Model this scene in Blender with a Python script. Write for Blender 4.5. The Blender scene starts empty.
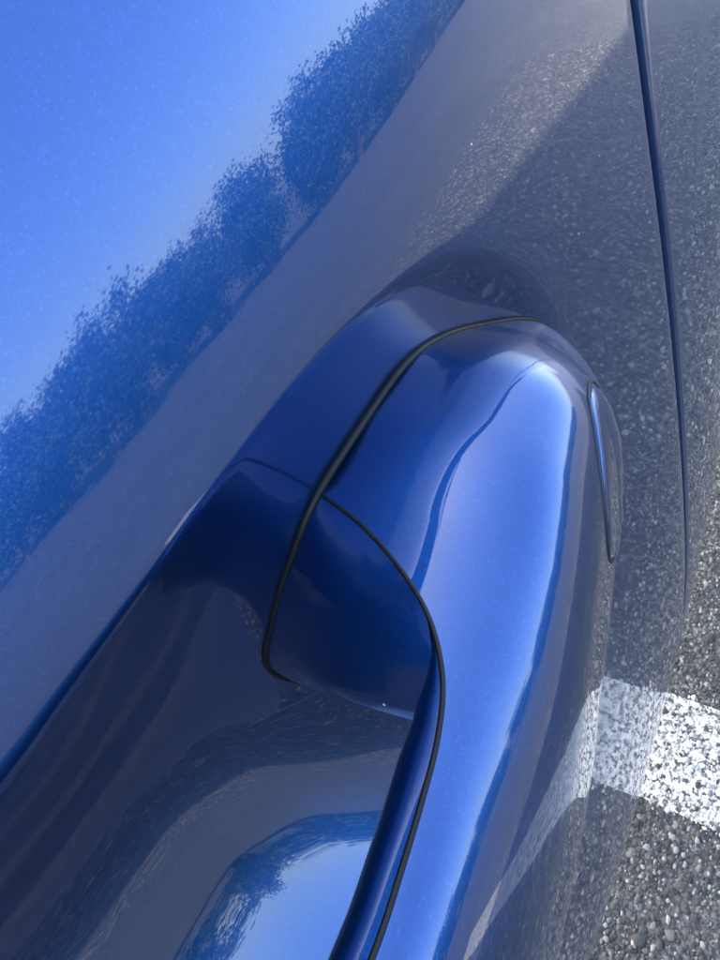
import bpy, bmesh, math, random
import numpy as np
from mathutils import Vector, Matrix
from mathutils.bvhtree import BVHTree

scene = bpy.context.scene
col = scene.collection
R = math.radians

# ------------------------------------------------------------------ camera
D = 0.036            # lens-to-door distance in metres; body shapes below are laid out in units of D
EYE = 0.91           # lens height above the ground
F, HN, VX = 656.0, (640., 1150.), (1050., -450.)
dn = Vector((HN[0]-360, HN[1]-480, F)).normalized()            # world down, camera axes (right, down, forward)
xa = Vector((VX[0]-360, VX[1]-480, F)); xa = (xa-dn*xa.dot(dn)).normalized()
za = -dn; ya = za.cross(xa)
right = Vector((xa[0], ya[0], za[0])); down = Vector((xa[1], ya[1], za[1])); fwd = Vector((xa[2], ya[2], za[2]))
cam = bpy.data.objects.new('camera', bpy.data.cameras.new('camera'))
col.objects.link(cam)
m = Matrix.Identity(4)
for i, v in enumerate((right, -down, -fwd)):
    for k in range(3): m[k][i] = v[k]
m.translation = (0, -D, EYE)
cam.matrix_world = m
cam.data.sensor_fit = 'HORIZONTAL'; cam.data.sensor_width = 36
cam.data.lens = 36*F/720
cam.data.clip_start = 0.004; cam.data.clip_end = 2000
scene.camera = cam

# ------------------------------------------------------------------ sky, sun, exposure
SUN_EL, SUN_ROT = 47, 0
world = bpy.data.worlds.new('World'); scene.world = world; world.use_nodes = True
wn = world.node_tree.nodes; wn.clear()
sky = wn.new('ShaderNodeTexSky'); sky.sky_type = 'NISHITA'; sky.sun_disc = False
sky.sun_elevation = R(SUN_EL); sky.sun_rotation = R(SUN_ROT)
sky.air_density = 1.0; sky.dust_density = 3.0; sky.ozone_density = 1.0
bg = wn.new('ShaderNodeBackground'); bg.inputs['Strength'].default_value = 0.15
wo = wn.new('ShaderNodeOutputWorld')
world.node_tree.links.new(sky.outputs[0], bg.inputs[0]); world.node_tree.links.new(bg.outputs[0], wo.inputs[0])
sl = bpy.data.lights.new('sun', 'SUN'); sl.energy = 3.3; sl.angle = R(2.0); sl.color = (1, .96, .9)
sun = bpy.data.objects.new('sun', sl); col.objects.link(sun)
sun.rotation_euler = Vector((0, -math.cos(R(SUN_EL)), -math.sin(R(SUN_EL)))).to_track_quat('-Z', 'Y').to_euler()
sun.location = (0, 8, 8)
vs = scene.view_settings
vs.view_transform = 'Standard'; vs.look = 'None'; vs.gamma = 1; vs.use_curve_mapping = False
vs.exposure = 3.3
scene.cycles.max_bounces = 8; scene.cycles.glossy_bounces = 6; scene.cycles.diffuse_bounces = 3

# ------------------------------------------------------------------ materials
def nodes(name):
    mt = bpy.data.materials.new(name); mt.use_nodes = True
    nt = mt.node_tree; return mt, nt, nt.nodes['Principled BSDF'], nt.links.new
def ramp(nt, fac, stops):
    r = nt.nodes.new('ShaderNodeValToRGB'); e = r.color_ramp.elements
    for i, (p, c) in enumerate(stops):
        el = e[i] if i < 2 else e.new(p)
        el.position = p; el.color = (*c, 1) if len(c) == 3 else c
    nt.links.new(fac, r.inputs[0]); return r.outputs[0]
def tex(nt, kind, scale, vec=None, **kw):
    t = nt.nodes.new('ShaderNodeTex'+kind); t.inputs['Scale'].default_value = scale
    for k, v in kw.items():
        if k in t.inputs: t.inputs[k].default_value = v
        else: setattr(t, k, v)
    if vec is not None: nt.links.new(vec, t.inputs['Vector'])
    return t
def coords(nt, out='Object'): return nt.nodes.new('ShaderNodeTexCoord').outputs[out]
def mixc(nt, fac, a, b):
    x = nt.nodes.new('ShaderNodeMix'); x.data_type = 'RGBA'
    for s, v in ((0, fac), (6, a), (7, b)):
        if hasattr(v, 'is_output'): nt.links.new(v, x.inputs[s])
        else: x.inputs[s].default_value = v if s == 0 else (*v, 1)
    return x.outputs[2]
def math_n(nt, op, a, b=None):
    x = nt.nodes.new('ShaderNodeMath'); x.operation = op
    for i, v in enumerate((a, b)):
        if v is None: continue
        if hasattr(v, 'is_output'): nt.links.new(v, x.inputs[i])
        else: x.inputs[i].default_value = v
    return x.outputs[0]

def car_paint():
    mt, nt, p, L = nodes('blue_metallic_paint')
    c = coords(nt)
    # metal flake: tiny cells, each with its own tone and tilt
    fl = tex(nt, 'Voronoi', 5200, c)
    tone = ramp(nt, fl.outputs['Color'], [(0, (.003, .036, .145)), (.75, (.004, .042, .163)), (1, (.008, .06, .20))])
    # dust specks and light smears lying on the lacquer
    sp = tex(nt, 'Voronoi', 260, c, Randomness=1.0)
    sel = math_n(nt, 'GREATER_THAN', nt.nodes.new('ShaderNodeSeparateColor').outputs[0], .93)
    nt.links.new(sp.outputs['Color'], sel.node.inputs[0].links[0].from_node.inputs[0])
    spot = math_n(nt, 'LESS_THAN', sp.outputs['Distance'], .05)
    dust = math_n(nt, 'MULTIPLY', sel, spot)
    L(mixc(nt, dust, tone, (.45, .47, .55)), p.inputs['Base Color'])
    met = math_n(nt, 'SUBTRACT', .92, dust); L(met, p.inputs['Metallic'])
    p.inputs['Roughness'].default_value = .38
    nm = nt.nodes.new('ShaderNodeBump'); nm.inputs['Strength'].default_value = .03; nm.inputs['Distance'].default_value = .0002
    fb = tex(nt, 'Voronoi', 8000, c); L(fb.outputs['Distance'], nm.inputs['Height']); L(nm.outputs[0], p.inputs['Normal'])
    p.inputs['Coat Weight'].default_value = 1; p.inputs['Coat IOR'].default_value = 1.52
    sm = tex(nt, 'Noise', 22, c, Detail=6.0, Roughness=.65)
    L(ramp(nt, sm.outputs['Fac'], [(.4, (.012,)*3), (.8, (.05,)*3)]), p.inputs['Coat Roughness'])
    # faint orange peel in the lacquer
    ob = nt.nodes.new('ShaderNodeBump'); ob.inputs['Strength'].default_value = .006; ob.inputs['Distance'].default_value = .0002
    pe = tex(nt, 'Noise', 260, c, Detail=1.0); L(pe.outputs['Fac'], ob.inputs['Height']); L(ob.outputs[0], p.inputs['Coat Normal'])
    return mt
def plain(name, rgb, rough, metal=0., **kw):
    mt, nt, p, L = nodes(name); c = coords(nt)
    n = tex(nt, 'Noise', kw.get('scale', 600), c, Detail=4.0)
    a = tuple(v*.75 for v in rgb); b = tuple(min(1, v*1.25) for v in rgb)
    L(ramp(nt, n.outputs['Fac'], [(.3, a), (.7, b)]), p.inputs['Base Color'])
    L(ramp(nt, n.outputs['Fac'], [(.3, (rough*.8,)*3), (.7, (min(1, rough*1.2),)*3)]), p.inputs['Roughness'])
    p.inputs['Metallic'].default_value = metal; p.inputs['Specular IOR Level'].default_value = kw.get('spec', .5)
    return mt
def stone_mat(name, dark, mid, light, white):
    mt, nt, p, L = nodes(name); c = coords(nt)
    at = nt.nodes.new('ShaderNodeAttribute'); at.attribute_name = 'tone'
    n = tex(nt, 'Noise', 260, c, Detail=5.0, Roughness=.7)
    base = ramp(nt, at.outputs['Fac'], [(0, dark), (.45, mid), (.8, light), (1, white)])
    L(mixc(nt, math_n(nt, 'MULTIPLY', n.outputs['Fac'], .55), base, dark), p.inputs['Base Color'])
    p.inputs['Roughness'].default_value = .85
    b = nt.nodes.new('ShaderNodeBump'); b.inputs['Strength'].default_value = .5; b.inputs['Distance'].default_value = .001
    L(n.outputs['Fac'], b.inputs['Height']); L(b.outputs[0], p.inputs['Normal'])
    return mt
def asphalt_mat():
    mt, nt, p, L = nodes('asphalt'); c = coords(nt)
    v = tex(nt, 'Voronoi', 130, c); n = tex(nt, 'Noise', 1.3, c, Detail=8.0, Roughness=.6); f = tex(nt, 'Noise', 300, c, Detail=6.0)
    st = ramp(nt, v.outputs['Color'], [(0, (.04, .038, .034)), (.6, (.08, .076, .067)), (.85, (.13, .124, .108)), (1, (.19, .182, .157))])
    gr = ramp(nt, v.outputs['Distance'], [(.3, (1, 1, 1)), (.7, (.4, .4, .4))])
    mu = nt.nodes.new('ShaderNodeMix'); mu.data_type = 'RGBA'; mu.blend_type = 'MULTIPLY'; mu.inputs[0].default_value = 1
    L(st, mu.inputs[6]); L(gr, mu.inputs[7])
    pt = ramp(nt, n.outputs['Fac'], [(.3, (.8, .8, .8)), (.75, (1.25, 1.24, 1.2))])
    m2 = nt.nodes.new('ShaderNodeMix'); m2.data_type = 'RGBA'; m2.blend_type = 'MULTIPLY'; m2.inputs[0].default_value = 1
    L(mu.outputs[2], m2.inputs[6]); L(pt, m2.inputs[7]); L(m2.outputs[2], p.inputs['Base Color'])
    p.inputs['Roughness'].default_value = .9
    b = nt.nodes.new('ShaderNodeBump'); b.inputs['Strength'].default_value = .8; b.inputs['Distance'].default_value = .004
    L(v.outputs['Distance'], b.inputs['Height']); b.invert = True; L(b.outputs[0], p.inputs['Normal'])
    return mt
def film_mat():
    mt, nt, p, L = nodes('worn_road_paint_film'); c = coords(nt)
    n = tex(nt, 'Noise', 105, c, Detail=5.0, Roughness=.62); e = tex(nt, 'Noise', 420, c, Detail=3.0)
    f = math_n(nt, 'ADD', n.outputs['Fac'], math_n(nt, 'MULTIPLY', e.outputs['Fac'], .25))
    L(ramp(nt, f, [(.54, (.03, .03, .028)), (.60, (.2, .19, .16)), (.70, (.48, .45, .385))]), p.inputs['Base Color'])
    p.inputs['Roughness'].default_value = .8
    return mt
M = dict(
    film=film_mat(),
    paint=car_paint(),
    rubber=plain('black_rubber', (.003, .003, .003), .42, spec=.22),
    dark=plain('dark_gap', (.004, .005, .010), .6),
    glass=plain('tinted_window_glass', (.004, .005, .006), .04, scale=4),
    matte=plain('matt_black_trim', (.004, .004, .004), .9, spec=.1),
    trim=plain('black_trim', (.012, .012, .012), .35),
    asphalt=asphalt_mat(),
    stone=stone_mat('asphalt_aggregate', (.020, .018, .015), (.066, .061, .050), (.165, .153, .125), (.30, .28, .235)),
    white=stone_mat('worn_white_road_paint', (.24, .225, .19), (.40, .375, .32), (.50, .47, .40), (.6, .57, .49)),
    bark=plain('bark', (.07, .05, .035), .9, scale=20),
    leaf=plain('foliage', (.022, .042, .016), .7, scale=1.5),
)

# ------------------------------------------------------------------ mesh helpers
def W(P):
    P = np.asarray(P, float); return np.stack([P[..., 0]*D, (P[..., 1]-1)*D, EYE+P[..., 2]*D], -1)
def link(name, me, mat, parent=None, smooth=True):
    if mat: me.materials.append(M[mat])
    if smooth: me.polygons.foreach_set('use_smooth', [True]*len(me.polygons))
    o = bpy.data.objects.new(name, me); col.objects.link(o)
    if parent: o.parent = parent
    return o
def grid_faces(nu, nv, close_u=False, base=0, flip=False):
    fs = []
    for i in range(nu if close_u else nu-1):
        a = i; b = (i+1) % nu
        for j in range(nv-1):
            q = (base+a*nv+j, base+b*nv+j, base+b*nv+j+1, base+a*nv+j+1)
            fs.append(q[::-1] if flip else q)
    return fs
def grid_obj(name, P, mat, parent=None, close_u=False, flip=False, world=False):
    nu, nv = P.shape[:2]
    V = (P if world else W(P)).reshape(-1, 3)
    me = bpy.data.meshes.new(name); me.from_pydata(V.tolist(), [], grid_faces(nu, nv, close_u, 0, flip)); me.update()
    return link(name, me, mat, parent)
def frames(P, closed=False):
    T = np.roll(P, -1, 0)-np.roll(P, 1, 0) if closed else np.gradient(P, axis=0)
    T /= np.linalg.norm(T, axis=1)[:, None]
    up = np.tile(np.array([[0, -1., 0]]), (len(P), 1))
    A = np.cross(T, up); A /= np.maximum(np.linalg.norm(A, axis=1), 1e-9)[:, None]
    return T, A, np.cross(A, T)
def tube(P, ra, rb=None, k=14, closed=False):
    """swept tube: ra sideways, rb along the outward direction"""
    rb = ra if rb is None else rb
    T, A, B = frames(P, closed); ph = np.linspace(0, 2*np.pi, k+1)
    ra = np.broadcast_to(ra, (len(P),)); rb = np.broadcast_to(rb, (len(P),))
    return P[:, None]+A[:, None]*(ra[:, None]*np.cos(ph))[..., None]+B[:, None]*(rb[:, None]*np.sin(ph))[..., None]
def empty(name, loc):
    o = bpy.data.objects.new(name, None); col.objects.link(o); o.location = loc; o.empty_display_size = .1; return o
def tag(o, **kw):
    for k, v in kw.items(): o[k] = v
    return o

# ------------------------------------------------------------------ door-skin shape (units of D, lens at the origin)
def smooth_table(k,v,lo,hi,n,sig):
    u=np.linspace(lo,hi,n); s=np.interp(u,k,v); h=u[1]-u[0]
    m=int(3*sig/h); g=np.exp(-.5*(np.arange(-m,m+1)*h/sig)**2); g/=g.sum()
    s=np.convolve(np.pad(s,m,mode='edge'),g,'valid')
    G=np.concatenate([[0],np.cumsum((s[1:]+s[:-1])/2*h)]); G-=np.interp(-1.,u,G)
    return u,G
UA,GA=smooth_table([-1.3,-1.0,-.8,-.65,-.5,-.35,-.2,0,.2,.6,2,6,14],[0,.012,.095,.165,.18,.206,.278,.327,.373,.42,.36,.26,.2],-30,20,20001,.09)
UB,GB=smooth_table([-26,-20,-16,-12,-9.5,-8,-5,-3,0],[-.55,-.5,-.42,-.26,-.08,0.0,.025,.03,.03],-30,20,6001,.5)
SH=.4534
def skin(x,w):
    x=np.asarray(x,float);w=np.asarray(w,float)
    xe=x-1; xc=np.clip(xe,-12,12)
    plan=.0078*(xc*xc)+(xe-xc)*np.where(xe>0,1,-1)*.0078*12
    xs=6*np.tanh(xe/6)
    return 1+np.interp(w-SH*xs,UA,GA)+np.interp(w,UB,GB)+plan
def catmull(P,m,closed=False,seg=None):
    P=np.asarray(P,float); n=len(P)
    d=np.linalg.norm(np.diff(P if not closed else np.vstack([P,P[:1]]),axis=0),axis=1)**.5
    t=np.concatenate([[0],np.cumsum(d)])
    if closed: Q=np.vstack([P[-2:],P,P[:3]]); tt=np.concatenate([[t[0]-d[-1]-d[-2],t[0]-d[-1]],t,[t[-1]+d[0],t[-1]+d[0]+d[1]]])
    else: Q=np.vstack([2*P[0]-P[1],P,2*P[-1]-P[-2]]); tt=np.concatenate([[t[0]-d[0]],t,[t[-1]+d[-1]]])
    # cubic hermite with finite difference tangents
    tan=np.zeros_like(Q)
    for i in range(1,len(Q)-1):
        a=(Q[i]-Q[i-1])/(tt[i]-tt[i-1]); b=(Q[i+1]-Q[i])/(tt[i+1]-tt[i]); h0=tt[i]-tt[i-1];h1=tt[i+1]-tt[i]
        tan[i]=(a*h1+b*h0)/(h0+h1)
    s=np.linspace(t[0],t[-1],m,endpoint=not closed); out=[]
    for v in s:
        i=min(max(np.searchsorted(tt,v,side='right')-1,1),len(tt)-3); h=tt[i+1]-tt[i]; q=(v-tt[i])/h
        out.append((2*q**3-3*q**2+1)*Q[i]+(q**3-2*q**2+q)*h*tan[i]+(-2*q**3+3*q**2)*Q[i+1]+(q**3-q**2)*h*tan[i+1])
    return np.array(out)
def resample(P,m,closed=False):
    Q=np.vstack([P,P[:1]]) if closed else P
    d=np.concatenate([[0],np.cumsum(np.linalg.norm(np.diff(Q,axis=0),axis=1))])
    s=np.linspace(0,d[-1],m,endpoint=not closed)
    return np.stack([np.interp(s,d,Q[:,k]) for k in range(Q.shape[1])],1)
RIM=[(-.15,-1.0),(.05,-.965),(.27,-.925),(.58,-.865),(.97,-.83),(1.44,-.905),(1.78,-1.08),(2.1,-1.40),(2.2,-1.66),(2.18,-1.95),(1.98,-2.35),(1.5,-2.75),(.9,-2.97),(0,-3.15),(-1.5,-3.2),(-3,-2.95),(-3.75,-2.1),(-3.2,-1.4),(-2,-1.1),(-1,-1.03)]
rim=resample(catmull(RIM,4000,True),720,True)
def core(P): return np.stack([np.clip(P[...,0],-2.2,.9),np.full(P.shape[:-1],-2.1)],-1)
CX=np.linspace(-5,3,801)
def _sm(v):
    g=np.exp(-.5*(np.arange(-30,31)/9.)**2); g/=g.sum(); return np.convolve(np.pad(v,30,mode='edge'),g,'valid')
CD2=_sm(np.interp(CX,[0,.3,.6,.85,1.2,2.2],[.64,.53,.26,.05,.03,.02])); CD1=_sm(np.interp(CX,[.2,.8,1.3,1.8,2.2],[0,.055,.11,.13,.09]))
def cup_q(q,L,x):
    k=np.interp(x,[-1,.6,1.4,2.1],[.012,.012,.02,.035])
    qq=k*np.logaddexp(0,q/k); r=np.clip(1-qq/L,0,None)
    return np.interp(x,CX,CD2)*(1-r**2)+np.interp(x,CX,CD1)*(1-np.exp(-qq/.2))
def cup_at(x,w):
    P=np.array([x,w]); C=core(P[None])[0]; v=P-C; 
    # rim point along direction v from C : approximate using angles among rim pts sharing the core
    Cs=core(rim); vr=rim-Cs
    ang=np.arctan2(vr[:,1],vr[:,0]); a=np.arctan2(v[1],v[0])
    cand=np.abs(((ang-a+np.pi)%(2*np.pi))-np.pi)+10*np.abs(Cs[:,0]-C[0])
    i=np.argmin(cand); L=np.linalg.norm(vr[i]); q=L-np.linalg.norm(v)
    return cup_q(q,L,x)
def surf(x,w): return float(skin(x,w))+float(cup_at(x,w))


# ------------------------------------------------------------------ ground
rng = np.random.default_rng(4)
S_ = 300
me = bpy.data.meshes.new('asphalt_ground')
me.from_pydata([(-S_, -S_, 0), (S_, -S_, 0), (S_, S_, 0), (-S_, S_, 0)], [], [(0, 1, 2, 3)])
ground = tag(link('asphalt_ground', me, 'asphalt', smooth=False), kind='structure')

LINES = [(.305, .452)]
def line_mask(x, y, jit):
    k = np.zeros(len(x), bool)
    for a, b in LINES: k |= (x > a+jit) & (x < b+jit) & (y > -2.0) & (y < 2.4)
    return k
def stones(name, x, y, size, mat, parent, lift=0):
    """one mesh of small angular stones set in the tar: each an eight-cornered chip"""
    n = len(x); k = 6
    ph = np.linspace(0, 2*np.pi, k, endpoint=False)[None]+rng.uniform(0, 6.28, (n, 1))+rng.normal(0, .18, (n, k))
    rr = size[:, None]*rng.uniform(.6, 1.3, (n, k)); st = rng.uniform(.5, 1, (n, 1))
    hz = np.minimum(size, .005)*rng.uniform(.12, .5, n)
    lo = np.stack([x[:, None]+rr*np.cos(ph), y[:, None]+rr*st*np.sin(ph), np.full((n, k), -.001)], -1)
    tl = rng.normal(0, .16, (n, 2))
    hi = np.stack([x[:, None]+rr*.74*np.cos(ph), y[:, None]+rr*.74*st*np.sin(ph), hz[:, None]*(1+.0*ph)], -1)
    hi[..., 2] += (hi[..., 0]-x[:, None])*tl[:, :1]+(hi[..., 1]-y[:, None])*tl[:, 1:]
    V = np.concatenate([lo, hi], 1); V[..., 2] += lift
    b = (np.arange(n)*2*k)[:, None]
    i = np.arange(k); j = (i+1) % k
    side = np.stack([i, j, j+k, i+k], -1)
    loops = np.concatenate([(b[:, None]+side[None]).reshape(n, -1), b+np.arange(k, 2*k)[None]], 1).reshape(-1)
    tot = np.tile(np.array([4]*k+[k]), n)
    me = bpy.data.meshes.new(name)
    me.vertices.add(n*2*k); me.vertices.foreach_set('co', V.reshape(-1).astype(np.float32))
    me.loops.add(len(loops)); me.loops.foreach_set('vertex_index', loops.astype(np.int32))
    me.polygons.add(len(tot)); me.polygons.foreach_set('loop_start', np.concatenate([[0], np.cumsum(tot)[:-1]]).astype(np.int32))
    me.update(calc_edges=True); me.validate()
    at = me.attributes.new('tone', 'FLOAT', 'POINT')
    at.data.foreach_set('value', np.repeat(np.clip(np.where(rng.random(n) < .36, rng.uniform(.6, 1, n), rng.beta(1.3, 2.6, n)*.7), 0, 1), 2*k).astype(np.float32))
    return link(name, me, mat, parent, smooth=False)
def scatter(x0, x1, y0, y1, pitch):
    gx, gy = np.meshgrid(np.arange(x0, x1, pitch), np.arange(y0, y1, pitch))
    gx = gx.ravel()+rng.uniform(-.42, .42, gx.size)*pitch; gy = gy.ravel()+rng.uniform(-.42, .42, gy.size)*pitch
    return gx, gy
x1_, y1_ = scatter(0, .95, -.30, .16, .0046); s1 = .0023*np.exp(rng.normal(0, .42, len(x1_)))
pn = lambda x, y, k, s: np.sin(x*k+3.1*np.sin(y*k*.7+s))*np.sin(y*k*1.13+2.3*np.sin(x*k*.83+s*2))
x2_, y2_ = scatter(-.9, 3.6, -1.5, .16, .0125); s2 = .0062*np.exp(rng.normal(0, .35, len(x2_)))
keep = ~((x2_ > 0) & (x2_ < .95) & (y2_ > -.30))
xs_ = np.concatenate([x1_, x2_[keep]]); ys_ = np.concatenate([y1_, y2_[keep]]); ss_ = np.concatenate([s1, s2[keep]])
msk = line_mask(xs_, ys_, .006*np.sin(ys_*60)+rng.normal(0, .006, len(xs_)))
worn = rng.random(len(xs_)) < .20+.55*(pn(xs_, ys_, 210, 1.)+.6*pn(xs_, ys_, 420, 2.) > .35)
tag(stones('aggregate', xs_[~msk | worn], ys_[~msk | worn], ss_[~msk | worn], 'stone', ground), kind='stuff')
for i, (a, b) in enumerate(LINES):
    me = bpy.data.meshes.new('parking_line')
    me.from_pydata([(a, -2.0, .0012), (b, -2.0, .0012), (b, 2.4, .0012), (a, 2.4, .0012)], [], [(0, 1, 2, 3)])
    ln = tag(link('parking_line', me, 'film', smooth=False), kind='structure')
    k = msk & ~worn & (xs_ > a-.05) & (xs_ < b+.05)
    if k.sum(): tag(stones('painted_aggregate', xs_[k], ys_[k], ss_[k], 'white', ln, .0008), kind='stuff')

# ------------------------------------------------------------------ trees across the lot (mirrored in the paint)
def leaf_crown(seed, h, w):
    r = np.random.default_rng(seed); n = 8000
    cl = r.normal(0, 1, (40, 3)); cl /= np.linalg.norm(cl, axis=1)[:, None]; cl *= r.uniform(.3, 1, (40, 1))
    c = cl[r.integers(0, 40, n)]*[w*.36, w*.36, h*.42]+r.normal(0, 1, (n, 3))*[w*.065, w*.065, h*.055]
    c[:, 2] = np.abs(c[:, 2]+h*.46)
    a = r.normal(0, 1, (n, 3)); a /= np.linalg.norm(a, axis=1)[:, None]
    b = np.cross(a, r.normal(0, 1, (n, 3))); b /= np.linalg.norm(b, axis=1)[:, None]
    s = r.uniform(.025, .055, (n, 1))
    V = np.stack([c-a*s, c-b*s*.5, c+a*s, c+b*s*.5], 1).reshape(-1, 3)
    me = bpy.data.meshes.new('crown'); me.from_pydata(V.tolist(), [], np.arange(4*n).reshape(n, 4).tolist()); me.materials.append(M['leaf']); return me
def trunk_mesh(h):
    V = []; Fc = []
    def limb(p, q, r0, r1):
        b = len(V); ax = (q-p).normalized(); s = ax.orthogonal().normalized(); t = ax.cross(s)
        for e, r_ in ((p, r0), ((p+q)/2+s*r0*.5, (r0+r1)/2), (q, r1)):
            for k in range(7): V.append(tuple(e+(s*math.cos(k*.8976)+t*math.sin(k*.8976))*r_))
        for l in range(2):
            for k in range(7): Fc.append((b+l*7+k, b+l*7+(k+1) % 7, b+l*7+7+(k+1) % 7, b+l*7+7+k))
    limb(Vector((0, 0, 0)), Vector((.05, 0, h*.45)), .11, .07)
    for k in range(5): limb(Vector((.05, 0, h*.40)), Vector((math.cos(k*1.26)*h*.22, math.sin(k*1.26)*h*.22, h*(.62+.06*(k % 3)))), .05, .015)
    me = bpy.data.meshes.new('trunk'); me.from_pydata(V, [], Fc); me.materials.append(M['bark']); return me
kinds = [(leaf_crown(s, 2.5, 2.4), trunk_mesh(2.5)) for s in (1, 2, 3)]
random.seed(5)
for i in range(34):
    x = -5+i*.8+random.uniform(-.5, .5); y = -10+random.uniform(-1, 1)
    t = empty('tree', (x, y, 0)); t.rotation_euler.z = random.uniform(0, 6); sc = random.uniform(.85, 1.2); t.scale = (sc, sc, sc)
    tag(t, label='leafy tree across the parking lot, seen mirrored in the blue paint', category='tree', group='trees across the parking lot')
    for nm, me in (('crown', kinds[i % 3][0]), ('trunk', kinds[i % 3][1])):
        o = bpy.data.objects.new(nm, me); col.objects.link(o); o.parent = t

# ------------------------------------------------------------------ the car
car = tag(empty('car', (0, 0, 0)), label='glossy metallic blue car parked on asphalt, seen at its door handle', category='car')

GAPW = [(9, .6), (4, 1.75), (2, 2.4), (0, 3.08), (-.8, 3.40), (-1.32, 3.58), (-2.1, 3.85), (-3.1, 4.15), (-5, 4.62), (-7.2, 5.05), (-10, 5.3), (-20, 5.5)]
gw = catmull(GAPW, 400); 
def gap_x(w): return np.interp(w, gw[::-1, 0], gw[::-1, 1])
TOP, BOT, LEFT, RIGHT = 1.9, -19.5, -40., 150.
# door: rings run from the finger recess outwards to the door edge
Cc = np.array([-.3, -1.9])
def door_edge(ang):
    """point of the door outline seen from the recess centre in direction ang"""
    dx, dz = math.cos(ang), math.sin(ang); lo, hi = 0., 60.
    for _ in range(50):
        t = (lo+hi)/2; x = Cc[0]+dx*t; w = Cc[1]+dz*t
        if x < gap_x(w) and x > LEFT and BOT < w < TOP: lo = t
        else: hi = t
    return Cc[0]+dx*lo, Cc[1]+dz*lo
Cs = core(rim); vr = rim-Cs; Lr = np.linalg.norm(vr, axis=1)
edge = np.array([door_edge(math.atan2(p[1]-Cc[1], p[0]-Cc[0])) for p in rim])
rin = np.concatenate([1-np.concatenate([np.linspace(0, .16, 26)[1:], np.linspace(.16, 1, 44)[1:]])])[::-1]
rings = []
for rho in rin:
    P = Cs+vr*rho; rings.append(np.stack([P[:, 0], skin(P[:, 0], P[:, 1])+cup_q(Lr*(1-rho), Lr, P[:, 0]), P[:, 1]], -1))
d0 = edge-rim; dl = np.linalg.norm(d0, axis=1)
so = np.concatenate([[0], np.cumsum(.004*1.045**np.arange(150))]); so /= so[-1]
for s in so:
    P = rim+d0*s; rings.append(np.stack([P[:, 0], skin(P[:, 0], P[:, 1])+cup_q(-dl*s, Lr, P[:, 0]), P[:, 1]], -1))
# folded hem round the door edge
inw = (Cc-edge); inw /= np.linalg.norm(inw, axis=1)[:, None]
for a in np.linspace(.15, 1, 7):
    r_ = .055; P = edge-inw*r_*math.sin(a*math.pi/2)
    rings.append(np.stack([P[:, 0], skin(P[:, 0], P[:, 1])+r_*(1-math.cos(a*math.pi/2)), P[:, 1]], -1))
P = edge-inw*.055; rings.append(np.stack([P[:, 0], skin(P[:, 0], P[:, 1])+.45, P[:, 1]], -1))
door = grid_obj('door', np.array(rings).transpose(1, 0, 2), 'paint', car, close_u=True, flip=True)

# rear quarter panel on the other side of the gap
nw = 260; ws = np.concatenate([np.linspace(TOP, -9, 190)[:-1], np.linspace(-9, BOT, 42)])
cols = []
for o_, dy in [(0, .5)]+[(.055*(1-math.sin(a*math.pi/2)), .055*(1-math.cos(a*math.pi/2))) for a in np.linspace(1, 0, 8)]+[(.055+v, 0) for v in np.concatenate([np.linspace(.03, 3, 60), np.linspace(3.3, 144, 90)])]:
    x = gap_x(ws)+.055+.10+o_ if o_ < 4 else np.maximum(gap_x(ws)+.2+o_, 0)
    cols.append(np.stack([x, skin(x, ws)+dy, ws], -1))
quarter = grid_obj('quarter_panel', np.array(cols), 'paint', car)
# dark door jamb behind the gap
cols = [np.stack([gap_x(ws)+o_, skin(gap_x(ws), ws)+.42, ws], -1) for o_ in (-.3, .1, .6)]
grid_obj('door_jamb', np.array(cols), 'dark', car)

# upper body above the door: belt moulding, window, roof
xs = np.linspace(LEFT, RIGHT, 90)
yt = skin(xs, np.full(90, TOP))
prof = [(0, 0), (-.1, .05), (-.1, .35), (.15, .45), (.6, .45)]
grid_obj('belt_moulding', np.array([np.stack([xs, yt+a, np.full(90, TOP+b)], -1) for a, b in prof]), 'matte', car)
grid_obj('side_window', np.array([np.stack([xs, yt+.5+3.0*s+.6*s*s, np.full(90, TOP+.42+13.4*s)], -1) for s in np.linspace(0, 1, 14)]), 'glass', car)
grid_obj('roof', np.array([np.stack([xs, yt+3.9+a, np.full(90, TOP+13.6+b)], -1) for a, b in [(0, 0), (.1, .5), (.8, 1.1), (2.5, 1.5), (8, 1.9), (20, 2.0), (40, 1.6)]]), 'paint', car)

# ------------------------------------------------------------------ door handle
def on_skin(x, w): return np.array([x, surf(x, w), w])
GASK = [(0.813, -1.197), (1.098, -1.15), (1.412, -1.165), (1.775, -1.323), (2.125, -1.56), (2.15, -1.76), (2.02, -2.02), (1.75, -2.24), (1.4, -2.36), (1.05, -2.36), (0.8, -2.25), (0.59, -2.06), (0.487, -1.83), (0.558, -1.584), (0.664, -1.365)]
seam_pts = [(-3.6, 1.62, -1.76), (-3.35, 1.2, -1.6), (-2.7, 0.68, -1.42), (-1.8, 0.43, -1.33), (-0.8, 0.37, -1.3), (-0.003, 0.408, -1.27), (0.116, 0.425, -1.26), (0.231, 0.447, -1.255), (0.357, 0.48, -1.25), (0.468, 0.528, -1.24), (0.579, 0.617, -1.23), (0.669, 0.745, -1.22), (0.75, 0.912, -1.21), (0.803, 1.086, -1.197)]
gk = resample(catmull(GASK, 900, True), 300, True)                      # closed oval in (x, w)
gasket3 = np.array([on_skin(x, w) for x, w in gk])

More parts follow.
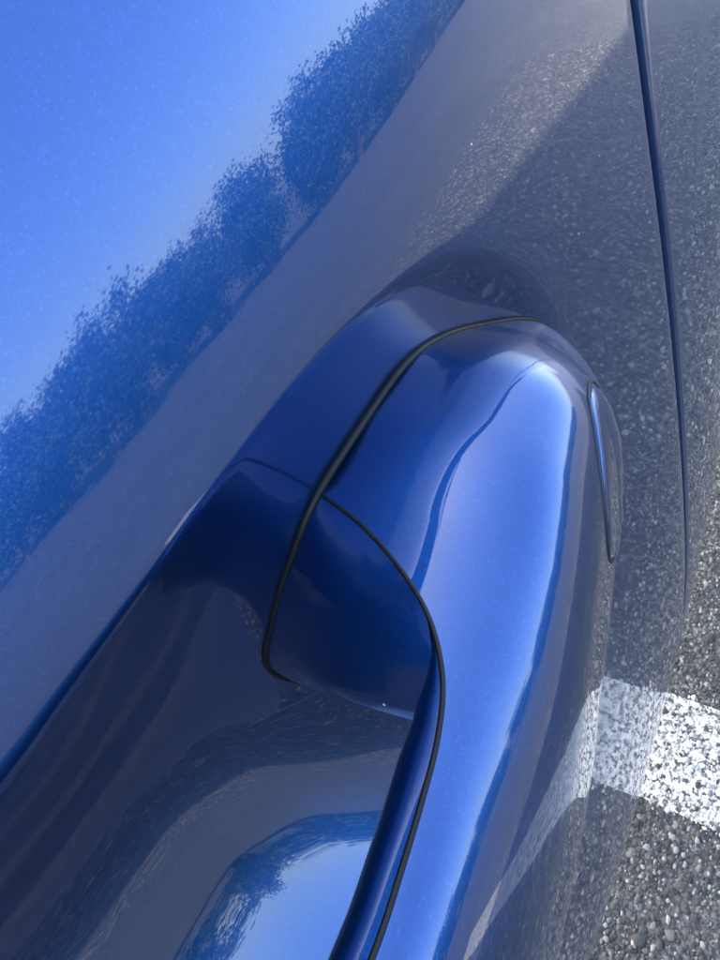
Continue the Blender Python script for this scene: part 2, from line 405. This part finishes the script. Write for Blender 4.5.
SPINE = catmull([(-3.6, 1.56, -1.8), (-3.35, .98, -1.8), (-2.7, .50, -1.8), (-1.8, .27, -1.8), (-.8, .205, -1.8), (0, .235, -1.8), (.5, .295, -1.8), (1.0, .40, -1.8), (1.45, .505, -1.8)], 500)
def spine_at(x):
    x = np.minimum(x, 1.45); return np.stack([x, np.interp(x, SPINE[:, 0], SPINE[:, 1]), np.full(np.shape(x), -1.8)], -1)
mir = lambda P: P*np.array([1, 1, -1])+np.array([0, 0, -3.6])
seam_up = catmull(seam_pts, 400)                                          # from the far grip end to the junction J
iJ = int(np.argmin(np.linalg.norm(gk-np.array((.813,-1.197)), axis=1)))
gk_r = np.roll(gasket3, -iJ, 0)                                         # starts at J, runs over the top to the tip
jl = int(np.argmin(np.abs(gk_r[:, 0]-.85)+np.where((gk_r[:, 2] < -2.), 0, 9)))  # lower junction
seam_lo = mir(seam_up)
f_ = np.linspace(0, 1, 400)**6
seam_lo = seam_lo+(gk_r[jl]-seam_lo[-1])*f_[:, None]
front = gk_r[:jl+1]; rear = np.vstack([gk_r[jl:], gk_r[:1]])
# every station of the shell is part of one rounded section; over the grip it starts at the seam
vx = np.array([(-3.6, 1.63, -1.75), (-3.35, 1.25, -1.55), (-2.7, 0.78, -1.36), (-1.8, 0.53, -1.28), (-0.8, 0.46, -1.25), (0, 0.5, -1.22), (0.2, 0.56, -1.212), (0.4, 0.72, -1.215), (0.6, 0.95, -1.21), (0.813, 1.09, -1.196), (1.098, 1.085, -1.15), (1.412, 1.086, -1.16)])
vb = catmull(vx, 400)
def vbase(x): return np.interp(x, vb[:, 0], vb[:, 1]), np.interp(x, vb[:, 0], vb[:, 2])
def tip_fac(x):
    t = np.clip((x-1.3)/.75, 0, 1); return t*t*(3-2*t)
def n_of(x): return 3.0+1.2*np.clip((x-.1)/.8, 0, 1)**2*(3-2*np.clip((x-.1)/.8, 0, 1))
def section(bx, by, bw, v0, lower=False, nv=64):
    s_ = spine_at(np.array(bx)); tf = tip_fac(bx); n_ = n_of(bx)*(1-tf)+1.55*tf
    v = v0+(1-v0)*np.linspace(0, 1, nv)
    c_, s2 = np.cos(v*np.pi/2), np.sin(v*np.pi/2)
    l_ = 1-np.abs(c_)**(2/n_); h_ = np.abs(s2)**(2/n_)
    y_ = by+h_*(s_[1]-by); tl_ = .0*np.clip((bx-.3)/.5, 0, 1)*(1-tf) if bw > -1.8 else 0.
    return np.stack([bx+l_*(s_[0]-bx), y_, bw+l_*(s_[2]-bw)-tl_*(by-y_)*(1-l_)**2], -1)
up = []; seam_new = []
for p in resample(seam_up, 300)[:-1]:
    by, bw = vbase(p[0]); by = max(by, p[1]); sy = spine_at(np.array(p[0]))[1]
    h0 = np.clip((by-p[1])/(by-sy), 0, .95); v0 = math.asin(h0**(n_of(p[0])/2))/(math.pi/2)
    row = section(p[0], by, bw, v0); up.append(row); seam_new.append(row[0])
seam_new = np.array(seam_new); iu = len(up)
mid = []
for p in resample(front, 420):
    t_ = np.clip((1.41-p[0])/.25, 0, 1) if p[2] > -1.8 else 0.
    by, bw = vbase(p[0]); mid.append(section(p[0], p[1]+(by-p[1])*t_, p[2]+(bw-p[2])*t_, 0.))
lo_rows = [mir(r_) for r_ in up][::-1]
shell = np.array(up+mid+lo_rows); nB = len(shell)
seam_up = np.vstack([seam_new, front[:1]]); seam_lo = mir(seam_up)
handle = grid_obj('door_handle', shell, 'paint', car, flip=False)

# rear foot of the handle between the seal and the seam
T_ = catmull([(0.803, 1.086, -1.197), (0.75, 0.912, -1.21), (0.669, 0.745, -1.22), (0.579, 0.625, -1.23), (0.49, 0.58, -1.3), (0.43, 0.58, -1.42), (0.52, 0.64, -1.6), (0.6, 0.68, -1.85), (0.7, 0.78, -2.2), (0.8, 1.1, -2.36)], 200)
ra_ = resample(rear[::-1], 160); ta_ = resample(T_, 160)                # J -> rear -> lower J
cen = np.array([1.2, 1.0, -1.8])
b_ = np.linspace(0, 1, 40)
foot = ra_[:, None]*(1-b_)[None, :, None]+ta_[:, None]*b_[None, :, None]
out = (ra_+ta_)/2-cen; out[:, 1] = 0; out /= np.linalg.norm(out, axis=1)[:, None]
amt = .06*np.sin(np.linspace(0, np.pi, 160))*np.clip((.72-np.linspace(0, 1, 160))/.3, 0, 1)
foot += out[:, None]*(amt[:, None]*np.sin(b_*np.pi)[None])[..., None]
grid_obj('handle_foot', foot, 'paint', handle)
# inner half of the grip
su = resample(seam_up, 220); su = su[su[:, 0] < .57]
n_in = 48; cs, sn = np.cos(np.linspace(0, np.pi, n_in)), np.sin(np.linspace(0, np.pi, n_in))
inner = np.empty((len(su), n_in, 3))
inner[..., 0] = su[:, :1]
depth = np.interp(su[:, 0], [-3.6, -3.3, -2.6, 0, .3, .42, .5, .57], [.02, .2, .18, .145, .145, .12, .07, .01])
inner[..., 1] = su[:, 1:2]+depth[:, None]*np.sign(sn)*np.abs(sn)**(2/2.8)
hw = (su[:, 2]+1.8)
inner[..., 2] = -1.8+hw[:, None]*np.sign(cs)*np.abs(cs)**(2/2.8)
grid_obj('grip_lining', inner, 'paint', handle)
# black seals
seal_up = np.clip((1.45-gasket3[:, 0])/.2, 0, 1)*np.clip((gasket3[:, 2]+1.5)/.2, 0, 1)*np.clip((gasket3[:, 0]-.62)/.15, 0, 1)
grid_obj('base_seal', tube(gasket3+np.stack([0*gasket3[:, 0], -.004-.004*seal_up, .006*seal_up], -1), np.interp(gasket3[:, 0], [.5, 1, 2.1], [.013, .013, .009]), .014, closed=True), 'rubber', handle, close_u=True)
s3 = np.vstack([resample(seam_up, 300), ])
grid_obj('seam_strip', tube(s3, .005, .006), 'rubber', handle)
grid_obj('seam_strip', tube(resample(seam_lo, 300), .0095, .012), 'rubber', handle)

# round keyhole cover on the outer face
tri = []
Vs = shell.reshape(-1, 3)
bvh = BVHTree.FromPolygons([Vector(v) for v in Vs], grid_faces(nB, 64))
def face_at(x, w):
    hit = bvh.ray_cast(Vector((x, -2, w)), Vector((0, 1, 0)), 9)
    return hit[0].y, np.array(hit[1])*(-1 if hit[1].y > 0 else 1)
KC, KR = (1.45, -1.61), (.25, .30)
ring = []; cap = []
ph = np.linspace(0, 2*np.pi, 97)[:-1]
for a in ph:
    x, w = KC[0]+KR[0]*math.cos(a), KC[1]+KR[1]*math.sin(a); ring.append([x, face_at(x, w)[0], w])
    row = []
    for s, o_ in [(0, .010), (.25, .010), (.5, .010), (.75, .010), (.88, .010), (.93, .008), (.955, .003), (.965, -.012)]:
        x, w = KC[0]+KR[0]*s*math.cos(a), KC[1]+KR[1]*s*math.sin(a); row.append([x, face_at(x, w)[0]-o_, w])
    cap.append(row)
grid_obj('keyhole_cover', np.array(cap), 'paint', handle, close_u=True)
grid_obj('keyhole_ring', tube(np.array(ring), .006, .006, k=10, closed=True), 'dark', handle, close_u=True)
